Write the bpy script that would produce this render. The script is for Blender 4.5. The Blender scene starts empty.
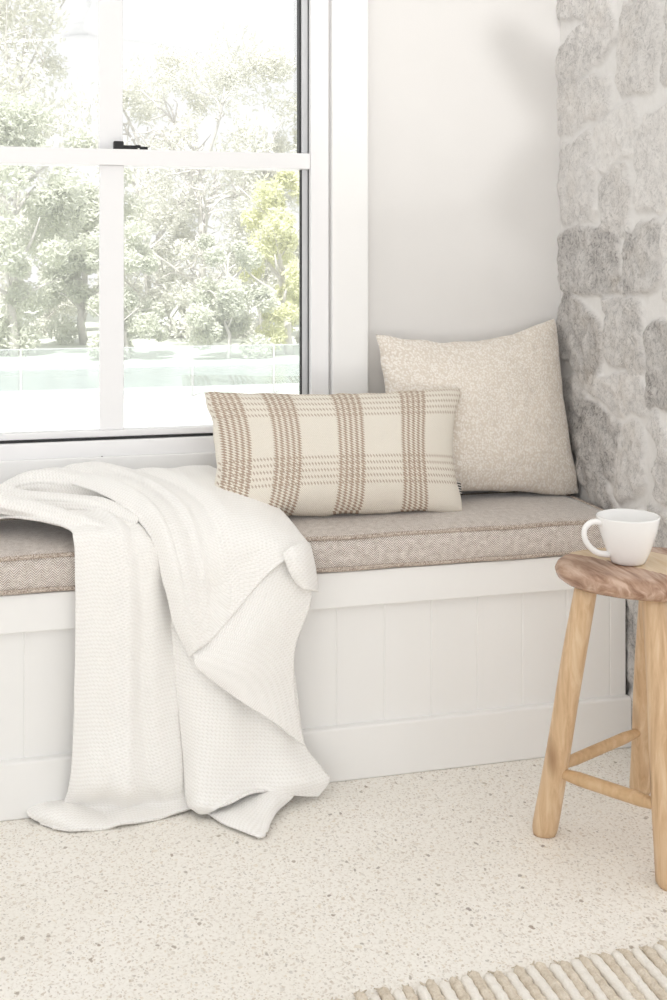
import bpy, bmesh, math, random
import numpy as np
from mathutils import Vector, Matrix, noise as mnoise

random.seed(7)
sc = bpy.context.scene
COL = sc.collection

# ------------------------------------------------------------------ camera
W, HGT, F = 667, 1000, 1159.0
HOR = 260.0                       # horizon row in the frame
CAMZ = 0.945
TH = math.radians(14.65)
FW = Vector((math.sin(TH), math.cos(TH), 0))
RT = Vector((math.cos(TH), -math.sin(TH), 0))
CAM = Vector((0, 0, CAMZ))
cd = bpy.data.cameras.new('camera'); cam = bpy.data.objects.new('camera', cd); COL.objects.link(cam)
cd.sensor_fit = 'VERTICAL'; cd.sensor_height = 36.0; cd.lens = F / HGT * 36.0
cd.shift_y = -(500 - HOR) / HGT
cd.clip_start = 0.05; cd.clip_end = 500
cam.location = CAM; cam.rotation_euler = (math.pi / 2, 0, -TH)
sc.camera = cam


def ray(px, py):
    return FW + RT * ((px - 333.5) / F) + Vector((0, 0, (HOR - py) / F))


def atY(px, py, Y):
    d = ray(px, py); return CAM + d * (Y / d.y)


def atZ(px, py, z):
    d = ray(px, py); return CAM + d * ((z - CAMZ) / d.z)


def atD(px, py, D):
    return CAM + ray(px, py) * D


# ------------------------------------------------------------------ main dimensions
YF, YB, XS = 2.026, 2.343, 1.119        # bench front, window wall, stone face
ZBENCH, ZC = 0.380, 0.453               # bench top, cushion top
CEIL = 3.0

# ------------------------------------------------------------------ materials
def new_mat(name):
    m = bpy.data.materials.new(name); m.use_nodes = True
    nt = m.node_tree; b = nt.nodes['Principled BSDF']
    return m, nt, b


def N(nt, t, **kw):
    n = nt.nodes.new(t)
    for k, v in kw.items():
        if k in n.inputs: n.inputs[k].default_value = v
        else: setattr(n, k, v)
    return n


def L(nt, a, b): nt.links.new(a, b)


def ramp(nt, fac, stops):
    r = nt.nodes.new('ShaderNodeValToRGB')
    e = r.color_ramp.elements
    while len(e) < len(stops): e.new(0.5)
    for el, (p, c) in zip(e, stops):
        el.position = p; el.color = (c[0], c[1], c[2], 1) if len(c) == 3 else c
    L(nt, fac, r.inputs[0]); return r


def mth(nt, op, a, b=None, c=None, clamp=False):
    n = nt.nodes.new('ShaderNodeMath'); n.operation = op; n.use_clamp = clamp
    for i, v in enumerate((a, b, c)):
        if v is None: continue
        if isinstance(v, (int, float)): n.inputs[i].default_value = v
        else: L(nt, v, n.inputs[i])
    return n.outputs[0]


def mixc(nt, fac, a, b, blend='MIX'):
    n = nt.nodes.new('ShaderNodeMix'); n.data_type = 'RGBA'; n.blend_type = blend
    for i, v in ((0, fac), (6, a), (7, b)):
        if isinstance(v, (int, float)): n.inputs[i].default_value = v
        elif isinstance(v, tuple): n.inputs[i].default_value = (*v, 1) if len(v) == 3 else v
        else: L(nt, v, n.inputs[i])
    return n.outputs[2]


def bump(nt, b, h, strength=0.3, dist=0.01):
    n = nt.nodes.new('ShaderNodeBump'); n.inputs['Strength'].default_value = strength
    n.inputs['Distance'].default_value = dist
    L(nt, h, n.inputs['Height']); L(nt, n.outputs[0], b.inputs['Normal'])


def coords(nt, kind='Object', scale=(1, 1, 1), rot=(0, 0, 0)):
    t = nt.nodes.new('ShaderNodeTexCoord'); mp = nt.nodes.new('ShaderNodeMapping')
    mp.inputs['Scale'].default_value = scale; mp.inputs['Rotation'].default_value = rot
    L(nt, t.outputs[kind], mp.inputs[0]); return mp.outputs[0]


def paint(name, col, rough=0.5, grain=0.03, spec=0.4):
    m, nt, b = new_mat(name)
    v = coords(nt)
    nz = N(nt, 'ShaderNodeTexNoise', Scale=9.0, Detail=4.0); L(nt, v, nz.inputs['Vector'])
    c0 = tuple(max(0, x - grain / 2) for x in col); c1 = tuple(min(1, x + grain / 2) for x in col)
    r = ramp(nt, nz.outputs['Fac'], [(0.3, c0), (0.7, c1)])
    L(nt, r.outputs[0], b.inputs['Base Color'])
    b.inputs['Roughness'].default_value = rough; b.inputs['Specular IOR Level'].default_value = spec
    n2 = N(nt, 'ShaderNodeTexNoise', Scale=260.0, Detail=2.0); L(nt, v, n2.inputs['Vector'])
    bump(nt, b, n2.outputs['Fac'], 0.04, 0.002)
    return m


M = {}
M['wall'] = paint('wall_paint', (0.77, 0.76, 0.752), 0.85, 0.012, 0.2)
M['ceil'] = paint('ceiling_paint', (0.88, 0.88, 0.87), 0.9, 0.01, 0.2)
M['trim'] = paint('satin_white_trim', (0.92, 0.92, 0.92), 0.38, 0.01, 0.4)
M['bench'] = paint('satin_white_bench', (0.885, 0.88, 0.87), 0.42, 0.012, 0.4)
M['alu'] = paint('white_window_metal', (0.91, 0.91, 0.925), 0.35, 0.01, 0.5)
M['track'] = paint('grey_track', (0.62, 0.63, 0.65), 0.4, 0.03, 0.5)
M['black'] = paint('black_rubber', (0.018, 0.018, 0.02), 0.5, 0.004, 0.4)
M['fan'] = paint('white_fan', (0.75, 0.75, 0.76), 0.4, 0.01, 0.5)
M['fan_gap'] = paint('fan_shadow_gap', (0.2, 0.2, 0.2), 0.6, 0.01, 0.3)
M['ceramic'] = paint('white_ceramic', (0.88, 0.875, 0.87), 0.16, 0.008, 0.5)

# glass
m, nt, b = new_mat('window_glass'); nt.nodes.remove(b)
tr = N(nt, 'ShaderNodeBsdfTransparent', Color=(0.99, 0.995, 0.99, 1)); gl = N(nt, 'ShaderNodeBsdfGlossy', Roughness=0.02)
lw = N(nt, 'ShaderNodeLayerWeight', Blend=0.12)
fac = mth(nt, 'MULTIPLY_ADD', lw.outputs['Facing'], 0.35, 0.155, clamp=True)
mx = nt.nodes.new('ShaderNodeMixShader'); L(nt, fac, mx.inputs[0]); L(nt, tr.outputs[0], mx.inputs[1]); L(nt, gl.outputs[0], mx.inputs[2])
L(nt, mx.outputs[0], nt.nodes['Material Output'].inputs[0]); M['glass'] = m
m, nt, b = new_mat('fence_glass'); nt.nodes.remove(b)
tr = N(nt, 'ShaderNodeBsdfTransparent', Color=(0.88, 0.94, 0.93, 1)); gl = N(nt, 'ShaderNodeBsdfGlossy', Roughness=0.03)
mx = nt.nodes.new('ShaderNodeMixShader'); mx.inputs[0].default_value = 0.16; L(nt, tr.outputs[0], mx.inputs[1]); L(nt, gl.outputs[0], mx.inputs[2])
L(nt, mx.outputs[0], nt.nodes['Material Output'].inputs[0]); M['fglass'] = m

# terrazzo / exposed-aggregate floor
m, nt, b = new_mat('terrazzo_floor')
v = coords(nt)
base = N(nt, 'ShaderNodeTexNoise', Scale=5.0, Detail=5.0); L(nt, v, base.inputs['Vector'])
cur = ramp(nt, base.outputs['Fac'], [(0.3, (0.87, 0.84, 0.785)), (0.7, (0.91, 0.885, 0.84))]).outputs[0]
fine = N(nt, 'ShaderNodeTexNoise', Scale=190.0, Detail=3.0, Roughness=0.7); L(nt, v, fine.inputs['Vector'])
fr = ramp(nt, fine.outputs['Fac'], [(0.30, (0.80, 0.77, 0.73)), (0.48, (1, 1, 1)), (0.70, (1.06, 1.06, 1.06))])
cur = mixc(nt, 0.9, cur, fr.outputs[0], 'MULTIPLY')
hsum = fine.outputs['Fac']
wv = N(nt, 'ShaderNodeTexNoise', Scale=70.0, Detail=3.0); L(nt, v, wv.inputs['Vector'])
wrp = nt.nodes.new('ShaderNodeVectorMath'); wrp.operation = 'MULTIPLY_ADD'
L(nt, wv.outputs['Color'], wrp.inputs[0]); wrp.inputs[1].default_value = (0.014, 0.014, 0.014); L(nt, v, wrp.inputs[2])
for sc_, thr, keep, seed in ((80, 0.24, 0.84, 1), (140, 0.27, 0.70, 2), (250, 0.32, 0.62, 3), (58, 0.17, 0.94, 4)):
    mp = N(nt, 'ShaderNodeMapping'); mp.inputs['Location'].default_value = (seed * 3.1, seed * 1.7, 0)
    mp.inputs['Rotation'].default_value = (0, 0, seed * 0.7); mp.inputs['Scale'].default_value = (1, 0.72, 1)
    L(nt, wrp.outputs[0], mp.inputs[0])
    vo = N(nt, 'ShaderNodeTexVoronoi', Scale=float(sc_), voronoi_dimensions='2D'); L(nt, mp.outputs[0], vo.inputs['Vector'])
    sep = nt.nodes.new('ShaderNodeSeparateColor'); L(nt, vo.outputs['Color'], sep.inputs[0])
    on = mth(nt, 'MULTIPLY', mth(nt, 'GREATER_THAN', sep.outputs[0], keep),
             mth(nt, 'SUBTRACT', 1.0, mth(nt, 'DIVIDE', mth(nt, 'SUBTRACT', vo.outputs['Distance'], thr - .05), 0.07), clamp=True))
    cr = ramp(nt, sep.outputs[1], [(0.0, (0.60, 0.53, 0.45)), (0.3, (0.66, 0.61, 0.55)), (0.5, (0.52, 0.48, 0.43)),
                                   (0.68, (0.70, 0.62, 0.50)), (0.82, (0.48, 0.39, 0.31)), (0.93, (0.38, 0.34, 0.31)), (1.0, (0.9, 0.87, 0.83))])
    cr.color_ramp.interpolation = 'CONSTANT'
    cc_ = cr.outputs[0] if seed != 4 else mixc(nt, 0.55, cr.outputs[0], (0.20, 0.155, 0.12))
    cur = mixc(nt, mth(nt, 'MULTIPLY', on, 0.85 if seed == 4 else (0.42 if seed == 1 else 0.58)), cur, cc_)
L(nt, cur, b.inputs['Base Color']); b.inputs['Roughness'].default_value = 0.5; b.inputs['Specular IOR Level'].default_value = 0.35
bump(nt, b, hsum, 0.08, 0.002); M['floor'] = m

# stone wall
m, nt, b = new_mat('whitewashed_stone')
v = coords(nt)
at = N(nt, 'ShaderNodeAttribute', attribute_name='stone'); at2 = N(nt, 'ShaderNodeAttribute', attribute_name='tone')
n1 = N(nt, 'ShaderNodeTexNoise', Scale=42.0, Detail=10.0, Roughness=0.85, Distortion=1.0); L(nt, v, n1.inputs['Vector'])
n2 = N(nt, 'ShaderNodeTexNoise', Scale=100.0, Detail=8.0, Roughness=0.8, Distortion=1.2); L(nt, v, n2.inputs['Vector'])
n3 = N(nt, 'ShaderNodeTexNoise', Scale=9.0, Detail=4.0); L(nt, v, n3.inputs['Vector'])
mortar = ramp(nt, n1.outputs['Fac'], [(0.3, (0.80, 0.785, 0.77)), (0.6, (0.89, 0.875, 0.86))]).outputs[0]
stone = ramp(nt, n1.outputs['Fac'], [(0.34, (0.22, 0.22, 0.225)), (0.46, (0.42, 0.415, 0.415)), (0.55, (0.60, 0.59, 0.585)), (0.64, (0.82, 0.81, 0.80))]).outputs[0]
warm = mixc(nt, ramp(nt, n3.outputs['Fac'], [(0.5, (0, 0, 0)), (0.66, (0.6, 0.6, 0.6))]).outputs[0], stone, (0.60, 0.54, 0.47))
fleck = ramp(nt, n2.outputs['Fac'], [(0.47, (0, 0, 0)), (0.54, (1, 1, 1))]).outputs[0]
at3 = N(nt, 'ShaderNodeAttribute', attribute_name='pit')
pitf = mth(nt, 'ADD', mth(nt, 'MULTIPLY', at3.outputs['Fac'], 0.42), mth(nt, 'MULTIPLY', fleck, 0.55), clamp=True)
stone2 = mixc(nt, pitf, warm, (0.86, 0.85, 0.84))
n4 = N(nt, 'ShaderNodeTexNoise', Scale=13.0, Detail=5.0, Roughness=0.6); L(nt, v, n4.inputs['Vector'])
wash = ramp(nt, n4.outputs['Fac'], [(0.40, (1, 1, 1)), (0.66, (0.62, 0.62, 0.62))]).outputs[0]
vis = mth(nt, 'MULTIPLY', at.outputs['Fac'], wash, clamp=True)
crk = ramp(nt, n2.outputs['Fac'], [(0.41, (1, 1, 1)), (0.45, (0, 0, 0))]).outputs[0]
stone2 = mixc(nt, mth(nt, 'MULTIPLY', crk, 0.85), stone2, (0.26, 0.25, 0.25))
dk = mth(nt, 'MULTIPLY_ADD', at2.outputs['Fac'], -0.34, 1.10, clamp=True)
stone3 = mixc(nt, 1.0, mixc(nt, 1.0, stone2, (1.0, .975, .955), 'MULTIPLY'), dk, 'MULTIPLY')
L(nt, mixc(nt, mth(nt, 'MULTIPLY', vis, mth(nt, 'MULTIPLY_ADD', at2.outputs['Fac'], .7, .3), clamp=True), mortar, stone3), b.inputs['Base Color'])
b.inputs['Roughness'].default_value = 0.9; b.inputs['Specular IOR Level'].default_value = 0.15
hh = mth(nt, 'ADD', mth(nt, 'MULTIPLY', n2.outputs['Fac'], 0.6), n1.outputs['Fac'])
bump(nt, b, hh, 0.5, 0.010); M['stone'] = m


def uvcoord(nt, scale=(1, 1, 1)):
    t = nt.nodes.new('ShaderNodeTexCoord'); mp = nt.nodes.new('ShaderNodeMapping'); mp.inputs['Scale'].default_value = scale
    L(nt, t.outputs['UV'], mp.inputs[0])
    s = nt.nodes.new('ShaderNodeSeparateXYZ'); L(nt, mp.outputs[0], s.inputs[0]); return mp.outputs[0], s.outputs[0], s.outputs[1]


# tweed cushion (UV in metres)
m, nt, b = new_mat('tweed_fabric')
uv, u, w = uvcoord(nt)
P = 2 * math.pi
zig = mth(nt, 'MULTIPLY', mth(nt, 'PINGPONG', u, 0.009), 1.0)
a1 = mth(nt, 'SINE', mth(nt, 'MULTIPLY', mth(nt, 'ADD', w, zig), P / 0.0044))
a2 = mth(nt, 'SINE', mth(nt, 'MULTIPLY', mth(nt, 'SUBTRACT', u, w), P / 0.0040))
nz = N(nt, 'ShaderNodeTexNoise', Scale=420.0, Detail=2.0); L(nt, uv, nz.inputs['Vector'])
nl = N(nt, 'ShaderNodeTexNoise', Scale=90.0, Detail=3.0); L(nt, uv, nl.inputs['Vector'])
wv_ = mth(nt, 'ADD', mth(nt, 'MULTIPLY', a1, 0.20), mth(nt, 'MULTIPLY', a2, 0.14))
wv_ = mth(nt, 'ADD', wv_, mth(nt, 'ADD', mth(nt, 'MULTIPLY', nz.outputs['Fac'], 0.55), mth(nt, 'MULTIPLY', nl.outputs['Fac'], 0.45)))
cr = ramp(nt, wv_, [(0.25, (0.29, 0.235, 0.20)), (0.5, (0.59, 0.53, 0.485)), (0.75, (0.86, 0.81, 0.77))])
L(nt, cr.outputs[0], b.inputs['Base Color']); b.inputs['Roughness'].default_value = 0.55; b.inputs['Specular IOR Level'].default_value = 0.45
b.inputs['Sheen Weight'].default_value = 0.8; b.inputs['Sheen Roughness'].default_value = 0.3
bump(nt, b, wv_, 0.3, 0.002); M['tweed'] = m
m, nt, b = new_mat('tweed_piping')
v = coords(nt); wn = N(nt, 'ShaderNodeTexNoise', Scale=500.0, Detail=2.0); L(nt, v, wn.inputs['Vector'])
cr = ramp(nt, wn.outputs['Fac'], [(0.35, (0.24, 0.18, 0.14)), (0.65, (0.70, 0.62, 0.55))])
L(nt, cr.outputs[0], b.inputs['Base Color']); b.inputs['Roughness'].default_value = 0.95; M['piping'] = m

# knitted throw (UV in metres)
m, nt, b = new_mat('cream_knit')
uv, u, w = uvcoord(nt)
k1 = mth(nt, 'SINE', mth(nt, 'MULTIPLY', mth(nt, 'ADD', w, mth(nt, 'MULTIPLY', mth(nt, 'PINGPONG', u, 0.0035), 0.8)), P / 0.0062))
k2 = mth(nt, 'SINE', mth(nt, 'MULTIPLY', u, P / 0.0070))
kk = mth(nt, 'ADD', mth(nt, 'MULTIPLY', k1, 0.5), mth(nt, 'MULTIPLY', k2, 0.12))
nz = N(nt, 'ShaderNodeTexNoise', Scale=350.0, Detail=2.0); L(nt, uv, nz.inputs['Vector'])
kk = mth(nt, 'ADD', kk, mth(nt, 'MULTIPLY', nz.outputs['Fac'], 0.5))
cr = ramp(nt, mth(nt, 'MULTIPLY_ADD', kk, 0.5, 0.5), [(0.2, (0.81, 0.785, 0.75)), (0.55, (0.955, 0.943, 0.925))])
L(nt, cr.outputs[0], b.inputs['Base Color']); b.inputs['Roughness'].default_value = 0.95; b.inputs['Specular IOR Level'].default_value = 0.1
b.inputs['Sheen Weight'].default_value = 0.15
bump(nt, b, kk, 0.30, 0.003); M['knit'] = m

# plaid pillow (UV 0..1 over the face, u along the long side)
m, nt, b = new_mat('plaid_weave')
uv, u, w = uvcoord(nt)


def stripes(coord, other, centres, pitch, n, ratio, width, zz):
    """n thin lines around each centre with a small saw-tooth edge like a woven twill"""
    tot = None
    saw = mth(nt, 'MULTIPLY', mth(nt, 'SUBTRACT', mth(nt, 'FRACT', mth(nt, 'MULTIPLY', other, zz)), 0.5), pitch * 0.55)
    cc = mth(nt, 'ADD', coord, saw)
    for c in centres:
        inside = mth(nt, 'LESS_THAN', mth(nt, 'ABSOLUTE', mth(nt, 'SUBTRACT', cc, c)), pitch * n / 2)
        fr_ = mth(nt, 'FRACT', mth(nt, 'DIVIDE', mth(nt, 'SUBTRACT', cc, c - pitch * n / 2), pitch))
        ln = mth(nt, 'LESS_THAN', mth(nt, 'ABSOLUTE', mth(nt, 'SUBTRACT', fr_, 0.5)), width)
        t = mth(nt, 'MULTIPLY', inside, ln)
        tot = t if tot is None else mth(nt, 'MAXIMUM', tot, t)
    return tot


vs = stripes(u, w, (0.070, 0.262, 0.518, 0.783), 0.0225, 5, 0, 0.25, 50)
hs = stripes(w, u, (0.335, 0.885), 0.050, 5, 0, 0.17, 80)
dash = mth(nt, 'GREATER_THAN', mth(nt, 'FRACT', mth(nt, 'MULTIPLY', u, 80)), 0.35)
hs = mth(nt, 'MULTIPLY', mth(nt, 'MULTIPLY', hs, dash), 0.75)
pl = mth(nt, 'MAXIMUM', vs, hs)
n1 = N(nt, 'ShaderNodeTexNoise', Scale=260.0, Detail=2.0)
sq, _, _ = uvcoord(nt, (1.7, 1, 1)); L(nt, sq, n1.inputs['Vector'])
wx = mth(nt, 'SINE', mth(nt, 'MULTIPLY', u, P * 130)); wy = mth(nt, 'SINE', mth(nt, 'MULTIPLY', w, P * 75))
wvv = mth(nt, 'MULTIPLY', wx, wy)
crm = ramp(nt, mth(nt, 'ADD', mth(nt, 'MULTIPLY', wvv, 0.2), n1.outputs['Fac']), [(0.3, (0.78, 0.72, 0.63)), (0.6, (0.90, 0.86, 0.78))]).outputs[0]
brn = ramp(nt, n1.outputs['Fac'], [(0.3, (0.36, 0.26, 0.19)), (0.7, (0.56, 0.45, 0.36))]).outputs[0]
L(nt, mixc(nt, pl, crm, brn), b.inputs['Base Color']); b.inputs['Roughness'].default_value = 0.95; b.inputs['Specular IOR Level'].default_value = 0.1
bump(nt, b, mth(nt, 'ADD', wvv, n1.outputs['Fac']), 0.4, 0.002); M['plaid'] = m

# nubby square pillow
m, nt, b = new_mat('boucle_cream')
uv, u, w = uvcoord(nt)
vo = N(nt, 'ShaderNodeTexVoronoi', Scale=85.0, Randomness=0.9)
sq, _, _ = uvcoord(nt, (1.25, 0.8, 1)); L(nt, sq, vo.inputs['Vector'])
n1 = N(nt, 'ShaderNodeTexNoise', Scale=110.0, Detail=4.0, Roughness=0.7); L(nt, uv, n1.inputs['Vector'])
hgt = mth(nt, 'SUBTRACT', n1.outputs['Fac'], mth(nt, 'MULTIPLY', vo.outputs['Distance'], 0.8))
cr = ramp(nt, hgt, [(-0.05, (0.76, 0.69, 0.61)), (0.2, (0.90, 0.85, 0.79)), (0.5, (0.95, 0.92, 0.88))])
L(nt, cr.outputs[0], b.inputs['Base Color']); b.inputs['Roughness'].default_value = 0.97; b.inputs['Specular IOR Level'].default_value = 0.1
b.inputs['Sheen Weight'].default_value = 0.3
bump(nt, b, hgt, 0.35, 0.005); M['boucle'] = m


def wood(name, stops, scale=(6, 6, 60), knots=True, rough=0.45, axis='Object'):
    m, nt, b = new_mat(name)
    v = coords(nt, axis, scale)
    n1 = N(nt, 'ShaderNodeTexNoise', Scale=3.0, Detail=6.0, Roughness=0.6, Distortion=0.6); L(nt, v, n1.inputs['Vector'])
    col = ramp(nt, n1.outputs['Fac'], stops).outputs[0]
    if knots:
        v2 = coords(nt, axis, (14, 14, 5)); vo = N(nt, 'ShaderNodeTexVoronoi', Scale=1.0, Randomness=1.0); L(nt, v2, vo.inputs['Vector'])
        k = ramp(nt, vo.outputs['Distance'], [(0.05, (1, 1, 1)), (0.2, (0, 0, 0))]).outputs[0]
        col = mixc(nt, mth(nt, 'MULTIPLY', k, 0.75), col, (0.30, 0.16, 0.075))
    L(nt, col, b.inputs['Base Color']); b.inputs['Roughness'].default_value = rough
    bump(nt, b, n1.outputs['Fac'], 0.15, 0.003)
    return m, nt, b, col


M['pale_wood'] = wood('pale_wood', [(0.3, (0.53, 0.34, 0.19)), (0.5, (0.66, 0.46, 0.28)), (0.7, (0.76, 0.58, 0.39))], (30, 30, 3))[0]
M['rung_wood'] = wood('rung_wood', [(0.25, (0.48, 0.30, 0.155)), (0.5, (0.60, 0.40, 0.22)), (0.75, (0.69, 0.50, 0.31))], (20, 20, 12), knots=False)[0]
# two-tone seat: pale sapwood band across brown heartwood
m, nt, b = new_mat('two_tone_seat')
v = coords(nt, 'Object', (1, 1, 1), (0, 0, math.radians(-26.1)))
sp = nt.nodes.new('ShaderNodeSeparateXYZ'); L(nt, v, sp.inputs[0])
gv = coords(nt, 'Object', (30, 4, 30), (0, 0, math.radians(-26.1)))
n1 = N(nt, 'ShaderNodeTexNoise', Scale=1.8, Detail=7.0, Roughness=0.6, Distortion=1.0); L(nt, gv, n1.inputs['Vector'])
heart = ramp(nt, n1.outputs['Fac'], [(0.32, (0.24, 0.130, 0.082)), (0.5, (0.41, 0.255, 0.175)), (0.68, (0.60, 0.43, 0.33))]).outputs[0]
sap = ramp(nt, n1.outputs['Fac'], [(0.25, (0.62, 0.45, 0.28)), (0.75, (0.76, 0.61, 0.43))]).outputs[0]
e = mth(nt, 'ADD', sp.outputs[0], mth(nt, 'MULTIPLY_ADD', n1.outputs['Fac'], 0.02, -0.01))
band = mth(nt, 'MULTIPLY', mth(nt, 'GREATER_THAN', e, -0.039), mth(nt, 'LESS_THAN', e, 0.064))
band = mth(nt, 'MULTIPLY', band, mth(nt, 'GREATER_THAN', sp.outputs[2], -0.012))
L(nt, mixc(nt, band, heart, sap), b.inputs['Base Color']); b.inputs['Roughness'].default_value = 0.24
bump(nt, b, n1.outputs['Fac'], 0.12, 0.003); M['seat'] = m


def cord(name, c0, c1, s=330.0):
    m, nt, b = new_mat(name)
    v = coords(nt); n1 = N(nt, 'ShaderNodeTexNoise', Scale=s, Detail=3.0); L(nt, v, n1.inputs['Vector'])
    n2 = N(nt, 'ShaderNodeTexNoise', Scale=60.0, Detail=2.0); L(nt, v, n2.inputs['Vector'])
    f = mth(nt, 'ADD', mth(nt, 'MULTIPLY', n1.outputs['Fac'], 0.5), mth(nt, 'MULTIPLY', n2.outputs['Fac'], 0.5))
    L(nt, ramp(nt, f, [(0.35, c0), (0.65, c1)]).outputs[0], b.inputs['Base Color']); b.inputs['Roughness'].default_value = 0.95
    b.inputs['Specular IOR Level'].default_value = 0.1
    bump(nt, b, n1.outputs['Fac'], 0.5, 0.003); return m


M['cord_white'] = cord('white_cotton_cord', (0.83, 0.79, 0.73), (0.90, 0.87, 0.82))
M['cord_jute'] = cord('jute_cord', (0.58, 0.50, 0.40), (0.80, 0.73, 0.63))

# tag stripes
m, nt, b = new_mat('striped_tag')
uv, u, w = uvcoord(nt)
st = mth(nt, 'GREATER_THAN', mth(nt, 'FRACT', mth(nt, 'MULTIPLY', mth(nt, 'ADD', w, mth(nt, 'MULTIPLY', u, 0.12)), 5.0)), 0.62)
L(nt, mixc(nt, st, (0.02, 0.018, 0.016), (0.75, 0.72, 0.68)), b.inputs['Base Color']); b.inputs['Roughness'].default_value = 0.9; M['tag'] = m


# outdoor materials
def leafmat(name, c0, c1):
    m, nt, b = new_mat(name)
    v = coords(nt); n1 = N(nt, 'ShaderNodeTexNoise', Scale=1.7, Detail=4.0); L(nt, v, n1.inputs['Vector'])
    col = ramp(nt, n1.outputs['Fac'], [(0.35, c0), (0.65, c1)]).outputs[0]
    L(nt, col, b.inputs['Base Color']); b.inputs['Roughness'].default_value = 0.6
    tl = nt.nodes.new('ShaderNodeBsdfTranslucent'); L(nt, col, tl.inputs['Color'])
    mx = nt.nodes.new('ShaderNodeMixShader'); mx.inputs[0].default_value = 0.4
    L(nt, b.outputs[0], mx.inputs[1]); L(nt, tl.outputs[0], mx.inputs[2]); L(nt, mx.outputs[0], nt.nodes['Material Output'].inputs[0])
    return m


M['leaf_grey'] = leafmat('grey_green_leaf', (0.66, 0.68, 0.58), (0.80, 0.81, 0.72))
M['leaf_pale'] = leafmat('pale_leaf', (0.74, 0.74, 0.67), (0.85, 0.84, 0.78))
M['leaf_yellow'] = leafmat('yellow_green_leaf', (0.77, 0.78, 0.50), (0.86, 0.86, 0.64))
M['bark'] = paint('pale_bark', (0.66, 0.63, 0.60), 0.9, 0.12, 0.2)
M['ground'] = paint('pale_lawn', (0.60, 0.63, 0.55), 0.95, 0.08, 0.1)
M['paving'] = paint('pale_paving', (0.86, 0.85, 0.82), 0.9, 0.04, 0.1)
M['coping'] = paint('pale_coping', (0.84, 0.84, 0.82), 0.8, 0.04, 0.2)
M['fence_metal'] = paint('fence_metal', (0.42, 0.44, 0.44), 0.4, 0.03, 0.5)
m, nt, b = new_mat('pool_water')
v = coords(nt); n1 = N(nt, 'ShaderNodeTexNoise', Scale=1.2, Detail=4.0); L(nt, v, n1.inputs['Vector'])
L(nt, ramp(nt, n1.outputs['Fac'], [(0.3, (0.38, 0.42, 0.425)), (0.7, (0.47, 0.51, 0.512))]).outputs[0], b.inputs['Base Color'])
b.inputs['Roughness'].default_value = 0.12; bump(nt, b, n1.outputs['Fac'], 0.2, 0.05); M['water'] = m

# ------------------------------------------------------------------ mesh helpers
def wloc(o):
    v = Vector((0, 0, 0))
    while o is not None: v += o.location; o = o.parent
    return v


def finish(name, me, mats, parent=None, smooth=True, origin=None):
    o = bpy.data.objects.new(name, me); COL.objects.link(o)
    for mt in (mats if isinstance(mats, (list, tuple)) else [mats]): me.materials.append(mt)
    off = Vector((0, 0, 0))
    if parent is not None: o.parent = parent; off = wloc(parent)
    if origin is not None: o.location = Vector(origin) - off; off = Vector(origin)
    if off.length: me.transform(Matrix.Translation(-off))
    if smooth:
        for p in me.polygons: p.use_smooth = True
    return o


def obj(name, bm, mats, parent=None, smooth=True, origin=None):
    bmesh.ops.recalc_face_normals(bm, faces=bm.faces)
    me = bpy.data.meshes.new(name); bm.to_mesh(me); bm.free()
    return finish(name, me, mats, parent, smooth, origin)


def empty(name, loc, label, cat, group=None):
    o = bpy.data.objects.new(name, None); COL.objects.link(o); o.location = loc
    o.empty_display_size = 0.1
    return tag(o, label, cat, group)


def tag(o, label, cat, group=None, kind=None):
    o['label'] = label; o['category'] = cat
    if group: o['group'] = group
    if kind: o['kind'] = kind
    return o


def struct(o, label, cat):
    return tag(o, label, cat, None, 'structure')


def box(bm, x0, x1, y0, y1, z0, z1, bev=0.0, seg=2, cuts=0):
    r = bmesh.ops.create_cube(bm, size=1.0)
    vs = r['verts']
    for v in vs:
        v.co = Vector((x0 + (v.co.x + .5) * (x1 - x0), y0 + (v.co.y + .5) * (y1 - y0), z0 + (v.co.z + .5) * (z1 - z0)))
    if bev > 0:
        es = list({e for v in vs for e in v.link_edges})
        bmesh.ops.bevel(bm, geom=es, offset=bev, segments=seg, profile=0.5, affect='EDGES')


def boxobj(name, dims, mat, parent=None, bev=0.002, seg=2, smooth=False):
    bm = bmesh.new()
    for d in (dims if isinstance(dims[0], (tuple, list)) else [dims]): box(bm, *d, bev=bev, seg=seg)
    return obj(name, bm, mat, parent, smooth)


def tube(bm, pts, radii, n=10, caps=True, closed=False, matidx=0, ring=None):
    pts = [Vector(p) for p in pts]; k = len(pts)
    if isinstance(radii, (int, float)): radii = [radii] * k
    rows = []; up = None
    for i, p in enumerate(pts):
        if closed: t = pts[(i + 1) % k] - pts[i - 1]
        else: t = pts[min(i + 1, k - 1)] - pts[max(i - 1, 0)]
        t.normalize()
        if up is None:
            up = Vector((0, 0, 1)) if abs(t.z) < .9 else Vector((1, 0, 0))
        a = t.cross(up).normalized(); c = a.cross(t).normalized(); up = c
        row = []
        for j in range(n):
            an = 2 * math.pi * j / n; rr = radii[i] * (ring(i, j) if ring else 1)
            row.append(bm.verts.new(p + a * math.cos(an) * rr + c * math.sin(an) * rr))
        rows.append(row)
    fs = []
    for i in range(k if closed else k - 1):
        r0, r1 = rows[i], rows[(i + 1) % k]
        for j in range(n):
            fs.append(bm.faces.new((r0[j], r0[(j + 1) % n], r1[(j + 1) % n], r1[j])))
    if caps and not closed:
        fs.append(bm.faces.new(rows[0][::-1])); fs.append(bm.faces.new(rows[-1]))
    for f in fs: f.material_index = matidx
    return rows


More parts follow.
